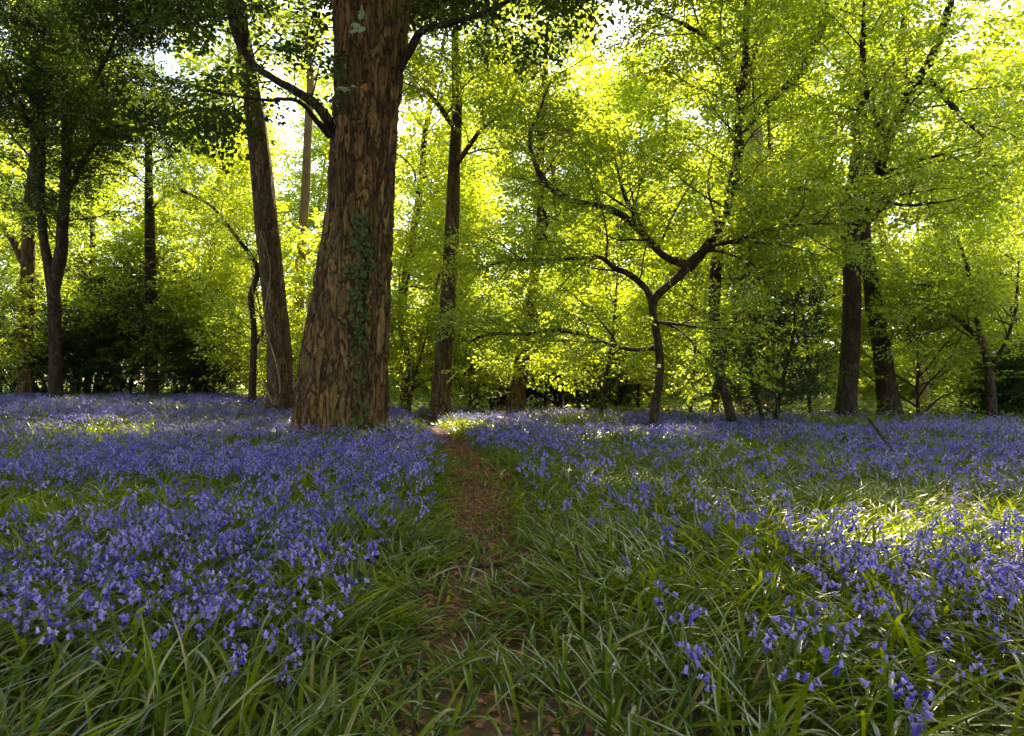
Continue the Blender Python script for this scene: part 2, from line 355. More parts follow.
# ------------------------------------------------------------------ ground
def axis(parts):
    out = []
    for a, b, s in parts: out += list(np.arange(a, b, s))
    return np.array(out + [parts[-1][1]])
gx = axis([(-600, -100, 50), (-100, -30, 5), (-30, -8, .6), (-8, 8, .12), (8, 30, .6), (30, 100, 5), (100, 600, 50)])
gy = axis([(-60, -6, 4), (-6, .6, .4), (.6, 14, .12), (14, 40, .5), (40, 120, 5), (120, 900, 40)])
X, Y = np.meshgrid(gx, gy); Z = G(X, Y); nx = len(gx)
i, j = np.meshgrid(np.arange(len(gy) - 1), np.arange(nx - 1), indexing='ij')
mb = MB(); mb.add(np.stack([X, Y, Z], -1), np.stack([i * nx + j, i * nx + j + 1, (i + 1) * nx + j + 1, (i + 1) * nx + j], -1), 0, .5, True)
tag(mb.build('ground', 'ground'), kind='structure')
ys = np.arange(.9, 24, .1); us = np.linspace(-1, 1, 7)
wd = .20 + .06 * np.sin(ys * 2.1) + .05 * np.sin(ys * .9 + 1)
PX = pathx(ys)[:, None] + us[None] * wd[:, None] * (1 + .25 * (n2(ys, ys * 0, 2.3)[:, None] - .5)); PY = ys[:, None] + 0 * PX
PZ = G(PX, PY) + .012 - .014 * (np.abs(us)[None] > .9)
i, j = np.meshgrid(np.arange(len(ys) - 1), np.arange(6), indexing='ij')
mb = MB(); mb.add(np.stack([PX, PY, PZ], -1), np.stack([i * 7 + j, i * 7 + j + 1, (i + 1) * 7 + j + 1, (i + 1) * 7 + j], -1), 0, .5, True)
tag(mb.build('path', 'path'), kind='structure')

mx_, my_ = np.meshgrid(np.linspace(-500, 500, 21), np.linspace(62, 800, 16)); i, j = np.meshgrid(np.arange(15), np.arange(20), indexing='ij')
mb = MB(); mb.add(np.stack([mx_, my_, 0 * mx_ + .62], -1), np.stack([i * 21 + j, i * 21 + j + 1, (i + 1) * 21 + j + 1, (i + 1) * 21 + j], -1), 0, .5, True)
tag(mb.build('meadow', 'meadow'), kind='structure')

# field of flowers: outline of where bluebells grow
def far_edge(x, y): return np.interp(np.asarray(x) / np.maximum(np.asarray(y), .1), [-.9, -.5, 0, .3, .8], [30, 28, 23, 20, 19])
def scatter(dens, y0, y1, r, margin=.6):
    """random points, dens per square metre, inside the view wedge plus a margin"""
    n = int(dens * ((y1 ** 2 - y0 ** 2) * .8 + 2 * margin * (y1 - y0)))
    y = np.sqrt(r.random(n) * (y1 ** 2 - y0 ** 2) + y0 ** 2); x = (r.random(n) * 2 - 1) * (y * .8 + margin)
    return x, y
def cull(x, y, p, r): k = r.random(len(x)) < p; return x[k], y[k]
def trunk_free(x, y):
    k = np.ones(len(x), bool)
    for bx, by, br in ((-3.57, 14.0, .80),): k &= (x - bx) ** 2 + (y - by) ** 2 > br ** 2
    return k

# blades
def blade_templates(r, n, seg, fold, lying=False):
    T = []
    for k in range(n):
        a0 = R(r.uniform(62, 88)) if not lying else R(r.uniform(10, 40)); kap = R(r.uniform(50, 150)) if not lying else R(r.uniform(5, 45))
        s = np.linspace(0, 1, seg + 1); a = a0 - kap * s ** 1.3; tw = r.normal(0, .5)
        ds = 1 / seg; x = np.concatenate([[0], np.cumsum(np.cos(a[:-1]) * ds)]); z = np.concatenate([[0], np.cumsum(np.sin(a[:-1]) * ds)])
        y = r.normal(0, .10) * s ** 2
        w = .5 * np.clip(np.minimum(1, .55 + 1.2 * s) * np.minimum(1, (1.02 - s) * 3.2), .03, 1)
        nx_, nz_ = -np.sin(a), np.cos(a); ang = tw * s
        c = np.stack([x, y, z], -1); side = np.stack([np.sin(ang) * nx_, np.cos(ang), np.sin(ang) * nz_], -1)
        up = np.stack([nx_, 0 * s, nz_], -1)
        T.append((c, side, up, w))
    return T
def add_blades(mb, r, x, y, z, yaw, L, W, T, fold=True, rn=None):
    ti = r.integers(0, len(T), len(x)); rn = r.random(len(x)) if rn is None else rn
    cs, sn = np.cos(yaw), np.sin(yaw)
    for k, (c, side, up, w) in enumerate(T):
        s = np.where(ti == k)[0]; n = len(s)
        if n == 0: continue
        cols = 3 if fold else 2
        C = c[None] * L[s][:, None, None]; S = side[None] * (w[None, :, None] * W[s][:, None, None]); Uu = up[None] * (w[None, :, None] * W[s][:, None, None]) * .35
        if fold: V = np.stack([C - S + Uu, C, C + S + Uu], 2)
        else: V = np.stack([C - S, C + S], 2)
        X_ = V[..., 0] * cs[s][:, None, None] - V[..., 1] * sn[s][:, None, None]; Y_ = V[..., 0] * sn[s][:, None, None] + V[..., 1] * cs[s][:, None, None]
        V = np.stack([X_ + x[s][:, None, None], Y_ + y[s][:, None, None], V[..., 2] + z[s][:, None, None]], -1)
        K = len(w); i, j = np.meshgrid(np.arange(K - 1), np.arange(cols - 1), indexing='ij')
        q = np.stack([i * cols + j, i * cols + j + 1, (i + 1) * cols + j + 1, (i + 1) * cols + j], -1).reshape(-1, 4)
        Q = q[None] + (np.arange(n) * K * cols)[:, None, None]
        mb.add(V.reshape(-1, 3), Q.reshape(-1, 4), np.repeat((rn[s] > .965).astype(int), len(q)), np.repeat(rn[s], len(q)), True)
rg = np.random.default_rng(21)
def comb(x, y): return 6.28 * 1.6 * n2(x, y, .45, 7.5)
def grass(y0, y1, dens, per, seg, fold, lo, hi, w, name_mb, wid=1.0):
    x, y = scatter(dens, y0, y1, rg)
    pd = pathd(x, y); p = sstep(.10, .32, pd) * .85 + .15 * (pd > .0)
    p = np.where(y < 5.2, np.where(pd < .26, .20 + .50 * (n2(x, y, 2.8) > .47), np.maximum(p, .16 + .7 * (n2(x, y, 2.8) > .42))), p); p = np.where((y > 5.2) & (y < 12), np.maximum(p, .14 + .45 * (n2(x, y, 2.2, 5.5) > .5)), p) * np.where(y > 12, sstep(.08, .2, pd), 1)
    p = p * (y < far_edge(x, y) + 1.5); x, y = cull(x, y, p, rg); k = trunk_free(x, y); x, y = x[k], y[k]
    x = np.repeat(x, per); y = np.repeat(y, per); n = len(x)
    yaw = comb(x, y) + rg.normal(0, 1.25, n); pd = pathd(x, y)
    L = rg.uniform(lo, hi, n); W = rg.uniform(.7, 1.2, n) * w
    xx = x + rg.normal(0, .02, n); yy = y + rg.normal(0, .02, n); z = G(xx, yy) - .01
    ly = rg.random(n) < np.where(pd < .42 + .25 * (y < 6), .88, .32 + .4 * (n2(x, y, .8, 9.5) > .52))
    for flag in (False, True):
        s = ly == flag
        T = blade_templates(rg, 14, seg, fold, flag)
        zz = z[s] + (rg.uniform(0, .07, s.sum()) if flag else 0)
        add_blades(name_mb, rg, xx[s], yy[s], zz, yaw[s], L[s] * (1 - .42 * sstep(.62, .25, pd[s])), W[s], T, fold)
mb = MB()
grass(.9, 5, 150, 5, 10, True, .18, .43, .0135, mb)
grass(5, 11, 95, 5, 7, True, .20, .38, .0135, mb)
grass(11, 30, 58, 4, 3, False, .24, .44, .018, mb)
tag(mb.build('bluebell_leaves', ['blade', 'straw']), 'thick green strap leaves of the bluebells arching over the whole woodland floor', 'leaves', kind='stuff')

# ------------------------------------------------------------------ bluebells
def bell(seg=6, rings=4, tips=True):
    """one nodding bell, mouth towards -z, top at the origin, unit length"""
    prof = [(.0, .09), (-.10, .21), (-.45, .24), (-.80, .22), (-1.0, .46)][:rings + 1] if tips else [(.0, .16), (-.5, .32), (-1.0, .40)]
    V = []
    for k, (z, rd) in enumerate(prof):
        for s in range(seg):
            a = 2 * math.pi * s / seg; q = rd
            zz = z
            if tips and k == len(prof) - 1: q = rd * (1.15 if s % 2 else .62); zz = z + (.10 if s % 2 else .10)
            V.append((q * math.cos(a), q * math.sin(a), zz))
    Q = [[k * seg + s, k * seg + (s + 1) % seg, (k + 1) * seg + (s + 1) % seg, (k + 1) * seg + s] for k in range(len(prof) - 1) for s in range(seg)]
    return np.array(V), np.array(Q)
BELL_HI = bell(12, 4); BELL_LO = bell(4, 2, False)
def rotm(yaw, tilt):
    cz, sz, ct, st = math.cos(yaw), math.sin(yaw), math.cos(tilt), math.sin(tilt)
    return np.array([[cz, -sz, 0], [sz, cz, 0], [0, 0, 1]]) @ np.array([[ct, 0, st], [0, 1, 0], [-st, 0, ct]])
def plant(r, lo=False):
    """stem curve, and bells as (pos, rotation, length)"""
    h = r.uniform(.75, 1.18) * .34; droop = r.uniform(.02, .07)
    s = np.linspace(0, 1, 9 if not lo else 4); x = droop * s ** 4 * 2.2; z = h * (s - .22 * s ** 8); y = r.normal(0, .012) * s ** 2
    st = np.stack([x, y, z], -1); n = int(r.integers(7, 13)) if not lo else int(r.integers(5, 8)); B = []
    for k in range(n):
        t = .64 + .36 * ((k + .5) / n) ** .9; f = t * (len(s) - 1); i = min(len(s) - 2, int(f)); p = st[i] + (st[i + 1] - st[i]) * (f - i)
        yaw = r.normal(0, 1.1 if t < .9 else .6) + (math.pi if r.random() < .2 else 0); tl = -R(r.uniform(15, 60)) * (1 if t < .95 else .6)
        off = np.array([math.cos(yaw), math.sin(yaw), .25]) * r.uniform(.010, .024)
        B.append((p, p + off, rotm(yaw, tl), (.0215 - .008 * (t - .64) / .36) * r.uniform(.85, 1.15)))
    return st, B
rb = np.random.default_rng(31)
def bake(pl, lo):
    """returns stem mesh arrays, list of bell arrays"""
    st, B = pl; tmp = MB(); tube(tmp, st, np.linspace(.0028, .0014, len(st)) * (1 if not lo else 1.3), 5 if not lo else 3)
    if not lo:
        for p, q, m, l in B: tube(tmp, np.array([p, (p + q) / 2 + [0, 0, .003], q]), [.0011] * 3, 3)
    sv = np.concatenate(tmp.v); sq = np.concatenate(tmp.q); bv, bq = (BELL_LO if lo else BELL_HI)
    bl = [(q + (bv * l * (1.05 if lo else 1.0)) @ m.T, bq) for p, q, m, l in B]
    return sv, sq, bl
HI = [bake(plant(rb), False) for _ in range(14)]; LO = [bake(plant(rb, True), True) for _ in range(16)]
def flower_density(x, y):
    d = n2(x, y, .55, 1.5) * .6 + n2(x, y, 1.6, 2.5) * .4
    left = sstep(.0, -.9, x - pathx(y)); u = x / y
    dens = 30 + 14 * sstep(4, 11, y) + 2 * sstep(12, 18, y)
    near = sstep(1.8, 2.7, y)                                   # few in the nearest strip
    dens = dens * (.42 + .58 * near) * (1 + 1.9 * sstep(.36, .50, u) * sstep(4.2, 3.0, y)) * (1 + .7 * sstep(-.1, -.3, u) * sstep(4.8, 3.8, y))
    dens = dens * (.15 + 1.75 * sstep(.38, .66, d))
    green = np.exp(-((u - .12) / .11) ** 2) * sstep(12, 6, y)   # grassier wedge right of the path
    dens = dens * (1 - .5 * green) * (1 + .35 * left)
    pd = pathd(x, y); dens = dens * sstep(.30, .75, pd + .25 * (y > 10))
    return dens * (y < far_edge(x, y) - .8 * n2(x, y, .8))
mx = 130.
x, y = scatter(mx, 1.7, 30, rb, .3); x, y = cull(x, y, flower_density(x, y) / mx, rb); k = trunk_free(x, y); x, y = x[k], y[k]
o_ = np.argsort(np.hypot(x, y)); x, y = x[o_], y[o_]
vis = (np.abs(x / y) < .74) & (((H - .30) / y) < .50)
ind = np.where(vis)[0][:300]; rest = np.setdiff1d(np.arange(len(x)), ind)
print('bluebells', len(x), 'nearest 300 to', y[ind].max())
def add_flowers(mb, idx, T, r):
    ti = r.integers(0, len(T), len(idx)); yaw = r.uniform(0, 6.28, len(idx)); sc = r.uniform(.74, 1.32, len(idx)) * np.where(r.random(len(idx)) < .12, .8, 1)
    lean = r.normal(0, .14, (len(idx), 2))
    for k, (sv, sq, bl) in enumerate(T):
        s = np.where(ti == k)[0]; n = len(s)
        if n == 0: continue
        v = np.vstack([sv] + [b[0] for b in bl]); q = [sq]; off = len(sv); m = [np.ones(len(sq), int)]; lid = [np.zeros(len(sq), int)]
        for bi, b in enumerate(bl): q.append(b[1] + off); off += len(b[0]); m.append(np.zeros(len(b[1]), int)); lid.append(np.full(len(b[1]), bi + 1))
        q = np.vstack(q); m = np.concatenate(m); lid = np.concatenate(lid)
        c, sn = np.cos(yaw[s]), np.sin(yaw[s])
        V = v[None] * sc[s][:, None, None]
        Xs = V[..., 0] * c[:, None] - V[..., 1] * sn[:, None] + V[..., 2] * lean[s, 0][:, None]; Ys = V[..., 0] * sn[:, None] + V[..., 1] * c[:, None] + V[..., 2] * lean[s, 1][:, None]
        px, py = x[idx[s]], y[idx[s]]
        V = np.stack([Xs + px[:, None], Ys + py[:, None], V[..., 2] + G(px, py)[:, None] - .01], -1)
        pr = r.random(n) * .6; rn = np.clip(pr[:, None] + r.random((n, lid.max() + 1)) * .4, 0, 1)[:, lid]
        mb.add(V.reshape(-1, 3), (q[None] + (np.arange(n) * len(v))[:, None, None]).reshape(-1, 4), np.tile(m, n), rn.ravel(), True)
mb = MB(); nr = rest[y[rest] < 8.5]; fr = rest[y[rest] >= 8.5]
add_flowers(mb, nr, HI, rb); add_flowers(mb, fr, LO, rb)
tag(mb.build('bluebell_carpet', ['petal', 'stem']), 'violet blue carpet of bluebells spreading back through the wood to the trees', 'bluebells', kind='stuff')

# the 300 nearest, each its own plant
protos = []
for k, (sv, sq, bl) in enumerate(HI):
    mb = MB(); mb.add(sv, sq, 0, .5, True); st = mb.build('stem', 'stem', link=False)
    fl = []
    for b in bl:
        mb = MB(); mb.add(b[0], b[1], 0, rb.random(), True); fl.append(mb.build('flower', 'petal', link=False))
    mb = MB()
    for b in bl: mb.add(b[0], b[1], 0, rb.random(), True)
    protos.append((st, fl, mb.build('flower_spike', 'petal', link=False), len(bl)))
WORD = {7: 'seven', 8: 'eight', 9: 'nine', 10: 'ten', 11: 'eleven', 12: 'twelve', 13: 'thirteen'}
used = {}
for c, i_ in enumerate(ind):
    k = int(rb.integers(0, 14)); st, fl, sp, nb = protos[k]; px, py = float(x[i_]), float(y[i_])
    s = rb.uniform(.8, 1.2); ax, ay = rb.normal(0, .13, 2); u = 512 + F * px / py
    side = 'at the far left' if u < 140 else 'left of the path' if u < 330 else 'just left of the path' if u < 470 else 'beside the path' if u < 560 else 'just right of the path' if u < 700 else 'right of the path' if u < 880 else 'at the far right'
    hgt = 'tall' if s > 1.07 else 'short' if s < .93 else 'mid height'
    dep = 'nearest row' if py < 2.9 else 'second row back' if py < 3.6 else 'further back'
    ln = 'leaning right' if ay > .1 else 'leaning left' if ay < -.1 else 'upright'
    lab = f'{hgt} {ln} bluebell with {WORD[nb]} bells {side}, {dep}'
    r0 = empty('bluebell', (px, py, float(G(px, py)) - .01), lab, 'bluebell', 'bluebells nearest the camera')
    r0.rotation_euler = (ax, ay, rb.uniform(0, 6.28)); r0.scale = (s, s, s)
    for src in ([st] + fl):
        q = src.copy(); COL.objects.link(q); q.parent = r0

# litter on the path and under the leaves
rl = np.random.default_rng(41)
n = 21000; yy = np.sqrt(rl.random(n)) * 14 + 1.0; xx = pathx(yy) + rl.normal(0, .22, n) * (1 + .6 * (yy < 4)); xx[:2200] = rl.uniform(-3, 3, 2200); yy[:2200] = rl.uniform(1.4, 5, 2200)
V = []; D_ = rl.uniform(0, 6.28, n)
for k in range(n):
    l = rl.uniform(.018, .055) * (.8 if yy[k] < 8 else 1.3); d = np.array([math.cos(D_[k]), math.sin(D_[k]), rl.normal(.1, .25)]); nn = norm([rl.normal(0, .45), rl.normal(0, .45), 1])
    V.append(leaf_verts(np.array([xx[k], yy[k], 0]), norm(d), nn, l, .6, rl.uniform(-.6, .8)))
V = np.array(V); V[..., 2] += (G(xx, yy) + rl.uniform(.015, .04, n))[:, None]
mb = MB(); mb.add(V.reshape(-1, 3), (LQ[None] + 6 * np.arange(n)[:, None, None]).reshape(-1, 4), 0, np.repeat(rl.random(n), 2))
tag(mb.build('leaf_litter', 'litter'), 'russet dead leaves strewn along the trodden path', 'leaf litter', kind='stuff')

def stick(name, mt, pl, D, label, zs=None):
    P_, R_ = traced(pl, D)
    if zs is not None: P_[:, 2] = G(P_[:, 0], P_[:, 1]) + np.array(zs)
    S_, SR_ = spline(P_, R_, .03); mb = MB(); tube(mb, S_, SR_, 8, 0, .3, len(label)); b_ = tuple(S_[0]); tag(mb.build(name, mt, None, b_), label, 'twig')
stick('dead_stem', 'bark_dark', [(577, 606, 5), (576, 585, 5), (578, 562, 4), (576, 545, 3)], 3.75, 'bare brown stem standing upright in the leaves right of the path')
stick('fallen_twig', 'bark', [(440, 0, 4, -.1), (475, 0, 5), (505, 0, 4, .1), (525, 0, 3, .35)], 4.1, 'bent brown twig lying across the trampled leaves of the path', [.05, .07, .06, .09])
stick('leaning_stalk', 'bark_dark', [(900, 462, 4, -.5), (885, 440, 4), (868, 418, 3, .3)], 9.5, 'thin dark stalk leaning left above the bluebells on the right')

# low green cover beyond the bluebells
n = 60000; yy = rl.uniform(17, 60, n); xx = rl.uniform(-.85, .85, n) * yy
k = yy > far_edge(xx, yy) - 1.; xx, yy = xx[k], yy[k]; n = len(xx); hh = rl.random(n) ** 1.3 * (.15 + .5 * n2(xx, yy, .4, 4.5))
D_ = rl.uniform(0, 6.28, n); d = norm(np.stack([np.cos(D_), np.sin(D_), rl.normal(0, .4, n)], -1)); nn = norm(np.stack([rl.normal(0, .5, n), rl.normal(0, .5, n), np.ones(n)], -1))
s = norm(np.cross(d, nn)); l = rl.uniform(.08, .20, n)[:, None]; p = np.stack([xx, yy, G(xx, yy) + hh], -1)
V = np.stack([p, p + d * l * .4 + s * l * .3, p + d * l, p + d * l * .4 - s * l * .3], 1)
mb = MB(); mb.add(V.reshape(-1, 3), np.array([[0, 1, 2, 3]]) + 4 * np.arange(n)[:, None], 0, rl.random(n))
tag(mb.build('ground_cover', 'cover'), 'bright low green undergrowth on the forest floor behind the bluebells', 'undergrowth', kind='stuff')

# ------------------------------------------------------------------ the big tree
OVER = 2.1
def big_tree():
    D = 14.0; r = np.random.default_rng(5)
    cl = [(337, 440, 98), (338, 415, 90), (344, 350, 83), (352, 292, 75), (359, 234, 68), (363, 175, 65), (367, 110, 66), (370, 60, 69), (374, 0, 77), (378, -30, 80)]
    P, Rd = traced(cl, D); P = np.vstack([P[0] - [0, 0, .45], P]); Rd = np.append(Rd[0] * 1.08, Rd)
    S, SR = spline(P, Rd, .035); K = len(S); n = 150; a = np.linspace(0, 2 * np.pi, n, endpoint=False)
    hgt = (S[:, 2])[:, None]; A = a[None] + .12 * hgt
    rad = SR[:, None] * (1 + .055 * np.sin(3 * A + 1) + .04 * np.sin(5 * A + hgt * .3) * (1 + 1.1 * np.exp(-hgt / .6)) + .03 * np.sin(9 * A + hgt * .5))
    # a deep seam running up the front right of the stem
    seam = R(-52) + .10 * np.sin(hgt * 1.3) ; dd = np.angle(np.exp(1j * (a[None] - seam)))
    rad = rad - .13 * np.exp(-(dd / .10) ** 2) * sstep(1.5, 2.6, hgt) * sstep(7.5, 5.0, hgt)
    seam = R(-128) + .08 * np.sin(hgt * .9); dd = np.angle(np.exp(1j * (a[None] - seam)))
    rad = rad - .12 * np.exp(-(dd / .12) ** 2) * sstep(2.6, .4, hgt)
    c3 = np.stack([np.cos(a)[None] * SR[:, None] * 7 + 30 + 0 * hgt, np.sin(a)[None] * SR[:, None] * 7 + 30 + 0 * hgt, hgt * 1.5 + 0 * a[None]], -1)
    f1 = 1 - np.abs(vnoise(c3) * 2 - 1); f2 = 1 - np.abs(vnoise(c3 * [2.2, 2.2, 2.6] + 9) * 2 - 1); f3 = vnoise(c3 * [5, 5, 5])
    rad = rad - .050 * sstep(.72, 1, f1) - .030 * sstep(.7, 1, f2) + .022 * (f3 - .5)
    T = norm(np.gradient(S, axis=0)); U = norm(np.cross([0., 1, 0], T)); V = np.cross(T, U)
    ring = S[:, None] + rad[..., None] * (np.cos(a)[None, :, None] * U[:, None] + np.sin(a)[None, :, None] * V[:, None])
    i, j = np.meshgrid(np.arange(K - 1), np.arange(n), indexing='ij'); j2 = (j + 1) % n
    mb = MB(); mb.add(ring.reshape(-1, 3), np.stack([i * n + j, i * n + j2, (i + 1) * n + j2, (i + 1) * n + j], -1), 0, .5, True)
    base = np.array([S[0][0], D, float(G(S[0][0], D))])
    t = empty('old_tree', base, 'massive old tree with furrowed warm brown bark, nearest trunk, leaning right', 'tree')
    mb.build('trunk', 'bark_big', t, base)
    lead = []
    for lb in ([(345, 150, 14, .2), (330, 122, 11, -.3), (318, 104, 9, -.5), (300, 90, 8, -.7), (275, 76, 7, -.8), (255, 60, 8, -.9), (240, 32, 8, -1.0), (230, -5, 9, -1.2), (215, -60, 8, -1.4), (190, -130, 5, -1.5)],
               [(330, 135, 9, -.3), (315, 120, 6, -.7), (296, 100, 4, -1.2), (262, 100, 3, -1.8), (200, 90, 2, -2.4)],
               [(395, 75, 12, .0), (410, 50, 10, -.2), (425, 30, 8, -.4), (455, 22, 6, -.8), (500, 5, 5, -1.4), (560, -30, 4, -2)],
               [(374, 5, 44, .2), (350, -60, 36, 0), (325, -140, 28, -.8), (300, -240, 20, -1.6), (290, -340, 12, -2.4)],
               [(378, 5, 48, 0), (395, -60, 40, .3), (415, -150, 30, .3), (425, -260, 20, .4), (430, -380, 10, .2)],
               [(330, -120, 16, -.5), (250, -170, 12, -1.5), (170, -200, 9, -2.8), (90, -215, 6, -4)],
               [(410, -130, 16, .2), (490, -175, 12, -1), (590, -200, 9, -2.2), (690, -215, 6, -3.6)]):
        Lp, Lr = traced(lb, D); Ls, Lrs = spline(Lp, Lr, .08); Ls = Ls + np.cumsum(r.normal(0, .006, Ls.shape), 0)
        mb = MB(); tube(mb, Ls, Lrs, 14, 0, .22, len(lead)); mb.build('limb', 'bark_dark' if len(lead) < 3 else 'bark_big', t, base); lead.append((Ls, Lrs))
    mb = MB(); tw = []
    for bi, b in enumerate(lead):
        ln = np.linalg.norm(np.diff(b[0], axis=0), axis=1).sum()
        l2 = children(r, *b, int(ln * (1.1 if bi < 3 else 2.4)), .2, 1., .010, .0, 1., -.01, .5, L=1.5 if bi < 3 else 2.2); tw += l2
        for c in l2: tube(mb, *c, n=6, m=1)
        for c in l2:
            l3 = children(r, *c, 5, .2, .45, .009, -.02, 1., 0, .4, lmin=.3); tw += l3
            for d in l3: tube(mb, *d, n=4, m=1)
    ps, ds = sprays_on(r, tw, 1.0); place_sprays(mb, r, ps, ds, 'mid', .3)
    # wide crown overhead, mostly unseen, added over glade and camera to shade the ground
    tp = S[-1]; up = []
    for k in range(13):
        a = 2 * math.pi * (k + r.uniform(-.25, .25)) / 13; p = tp + [0, 0, r.uniform(-.2, 2.5)]
        b = wander(r, p, [math.cos(a), math.sin(a), r.uniform(.25, .6)], r.uniform(8.5, 11.5) * (1.25 if math.sin(a) < 0 else .95), .17, .4, .07, -.012)
        o = MB(); tube(o, *b, n=10); o.build('limb', 'bark_big', t, base)
        l2 = children(r, *b, 16, .15, 1., .010, .12, 1., 0, .5, L=3.4); up += l2
        for c in l2:
            tube(mb, *c, n=5, m=1); l3 = children(r, *c, 5, .2, .45, .009, .05, 1., 0, .4, lmin=.4); up += l3
            for d in l3: tube(mb, *d, n=3, m=1)
    ps, ds = sprays_on(r, up, OVER); k = ps[:, 2] > 1.1 + np.where(ps[:, 0] < -.30 * ps[:, 1], .50 + .10 * n2(ps[:, 0], ps[:, 1], .9), .575) * ps[:, 1] ; gap = ((ps[:, 0] - 1.2) / 3.2) ** 2 + ((ps[:, 1] - 7.) / 4.) ** 2 < 1; k &= ~(gap & (r.random(len(ps)) < .12)); ps, ds = ps[k], ds[k]; place_sprays(mb, r, ps, ds, 'far', .45)  # sprays thinned in an ellipse so more light reaches the middle ground
    mb.build('crown', ['leaf_dark', 'twig'], t, base)  # unlit look of this crown is put into its dark leaf colour
    # lichen patches and the orange wound lie in the bark: thin crusts following it
    def crust(name, m, px, py, w, h, seed):
        q = np.random.default_rng(seed); k = int(np.argmin(np.abs(S[:, 2] - at(px, py, D)[2]))); wm, hm = w / F * D / 2, h / F * D / 2
        c = S[k]; ux = (px - (512 + F * c[0] / D)) / F * D
        th = np.linspace(0, 2 * np.pi, 17)[:-1]; Vv = []
        for s in (0, .5, 1.):
            for e in th:
                rr = s * (1 + .25 * math.sin(3 * e + seed) + q.normal(0, .06)); dx = ux + wm * rr * math.cos(e); dz = hm * rr * math.sin(e)
                kk = min(K - 1, max(0, int(np.argmin(np.abs(S[:, 2] - (c[2] + dz)))))); aa = -math.acos(max(-1, min(1, dx / SR[kk])))
                jj = int(round((aa % (2 * np.pi)) / (2 * np.pi) * n)) % n; pt = ring[kk, jj].copy(); pt = pt + norm(pt - S[kk]) * (.018 - .014 * s); Vv.append(pt)
        Q = [[a_ * 16 + b_, a_ * 16 + (b_ + 1) % 16, (a_ + 1) * 16 + (b_ + 1) % 16, (a_ + 1) * 16 + b_] for a_ in range(2) for b_ in range(16)]
        mb = MB(); mb.add(np.array(Vv), Q, 0, .5, True); o = mb.build(name, m, t, base)
    crust('lichen_patch', 'lichen', 350, 100, 22, 5, 1); crust('lichen_patch', 'lichen', 361, 45, 16, 9, 2); crust('lichen_patch', 'lichen', 366, 30, 7, 12, 3); crust('bark_wound', 'fungus', 370, 99, 8, 7, 4)
    # ivy climbing the front of the trunk
    iv = MB(); q = np.random.default_rng(9); L_ = []
    def onbark(px, z, out=.02):
        kk = int(np.argmin(np.abs(S[:, 2] - z))); c = S[kk]; ux = (px - (512 + F * c[0] / D)) / F * D
        aa = -math.acos(max(-.95, min(.95, ux / SR[kk]))); jj = int(round((aa % (2 * np.pi)) / (2 * np.pi) * n)) % n
        p = ring[kk, jj]; return p + norm(p - S[kk]) * out, norm(p - S[kk])
    for st_ in range(3):
        pts = [onbark(372 - st_ * 4 + 5 * math.sin(z * 1.6 + st_), z, .012)[0] for z in np.linspace(.1, at(0, 225 + st_ * 15, D)[2], 46)]
        tube(iv, pts, [.010] * 46, 5, 1)
    for k in range(360):
        py = q.uniform(222, 345) if k < 300 else q.uniform(345, 425); wv = 4 + 8 * math.exp(-((py - 275) / 32) ** 2)
        p, nr_ = onbark(368 + q.normal(0, wv), at(0, py, D)[2], .03 + q.uniform(0, .03)); d = norm(np.array([q.normal(0, .6), q.normal(0, .2), -1 + q.normal(0, .4)]))
        L_.append(leaf_verts(p, d, norm(nr_ + q.normal(0, .35, 3)), q.uniform(.06, .11), .95, .15))
    L_ = np.array(L_); iv.add(L_.reshape(-1, 3), (LQ[None] + 6 * np.arange(len(L_))[:, None, None]).reshape(-1, 4), 0, np.repeat(q.random(len(L_)), 2))
    o = iv.build('ivy', ['ivy', 'twig'], None, tuple(base)); tag(o, 'small leaved ivy climbing the front of the massive brown trunk', 'ivy')
big_tree()

# ------------------------------------------------------------------ traced trees
build_tree('tall_tree', 'tall brown trunk just left of the massive tree, leaning left with ridged bark', 'tree', 18.5,
           [(281, 412, 34), (280, 380, 29), (276, 320, 26), (270, 260, 25), (263, 190, 24), (257, 130, 23), (250, 80, 20), (243, 40, 18), (236, 0, 16), (226, -60, 14)],
           [[(258, 140, 5), (245, 122, 4, -.5), (228, 112, 4, -1), (190, 110, 3, -2), (130, 128, 2, -3)]],
           seed=12, bark='bark', leaf='leaf', kind='mid', crown_from=.8, n1=9, len1=4.0, top=15, n2=6, sides=40, rough=.22, per_m=1.6, limb_tw=3)
build_tree('forked_tree', 'dark twin-stemmed tree at the far left, forking low above the bluebells', 'tree', 22,
           [(56, 402, 15), (55, 350, 13), (54, 310, 14), (52, 285, 14), (44, 240, 9), (40, 190, 9), (42, 140, 8), (38, 80, 7)],
           [[(53, 292, 10), (60, 255, 10), (64, 210, 9), (66, 165, 9), (68, 110, 8), (64, 50, 7), (60, -20, 6), (60, -90, 4)], [(64, 200, 4), (90, 150, 4, -1), (130, 120, 3, -2), (170, 118, 2, -3)],
            [(42, 150, 4), (20, 100, 4, -1.5), (0, 60, 3, -3)], [(66, 140, 5), (95, 80, 4, -1.5), (120, 30, 3, -3), (150, 0, 2, -4)], [(62, 60, 5), (30, 10, 4, -2), (-10, -20, 3, -4)]],
           seed=14, bark='bark_dark', leaf='leaf_dark', kind='fine', crown_from=.55, n1=14, len1=3.0, n2=6, top=15, sides=20, per_m=3.0, limb_tw=14)
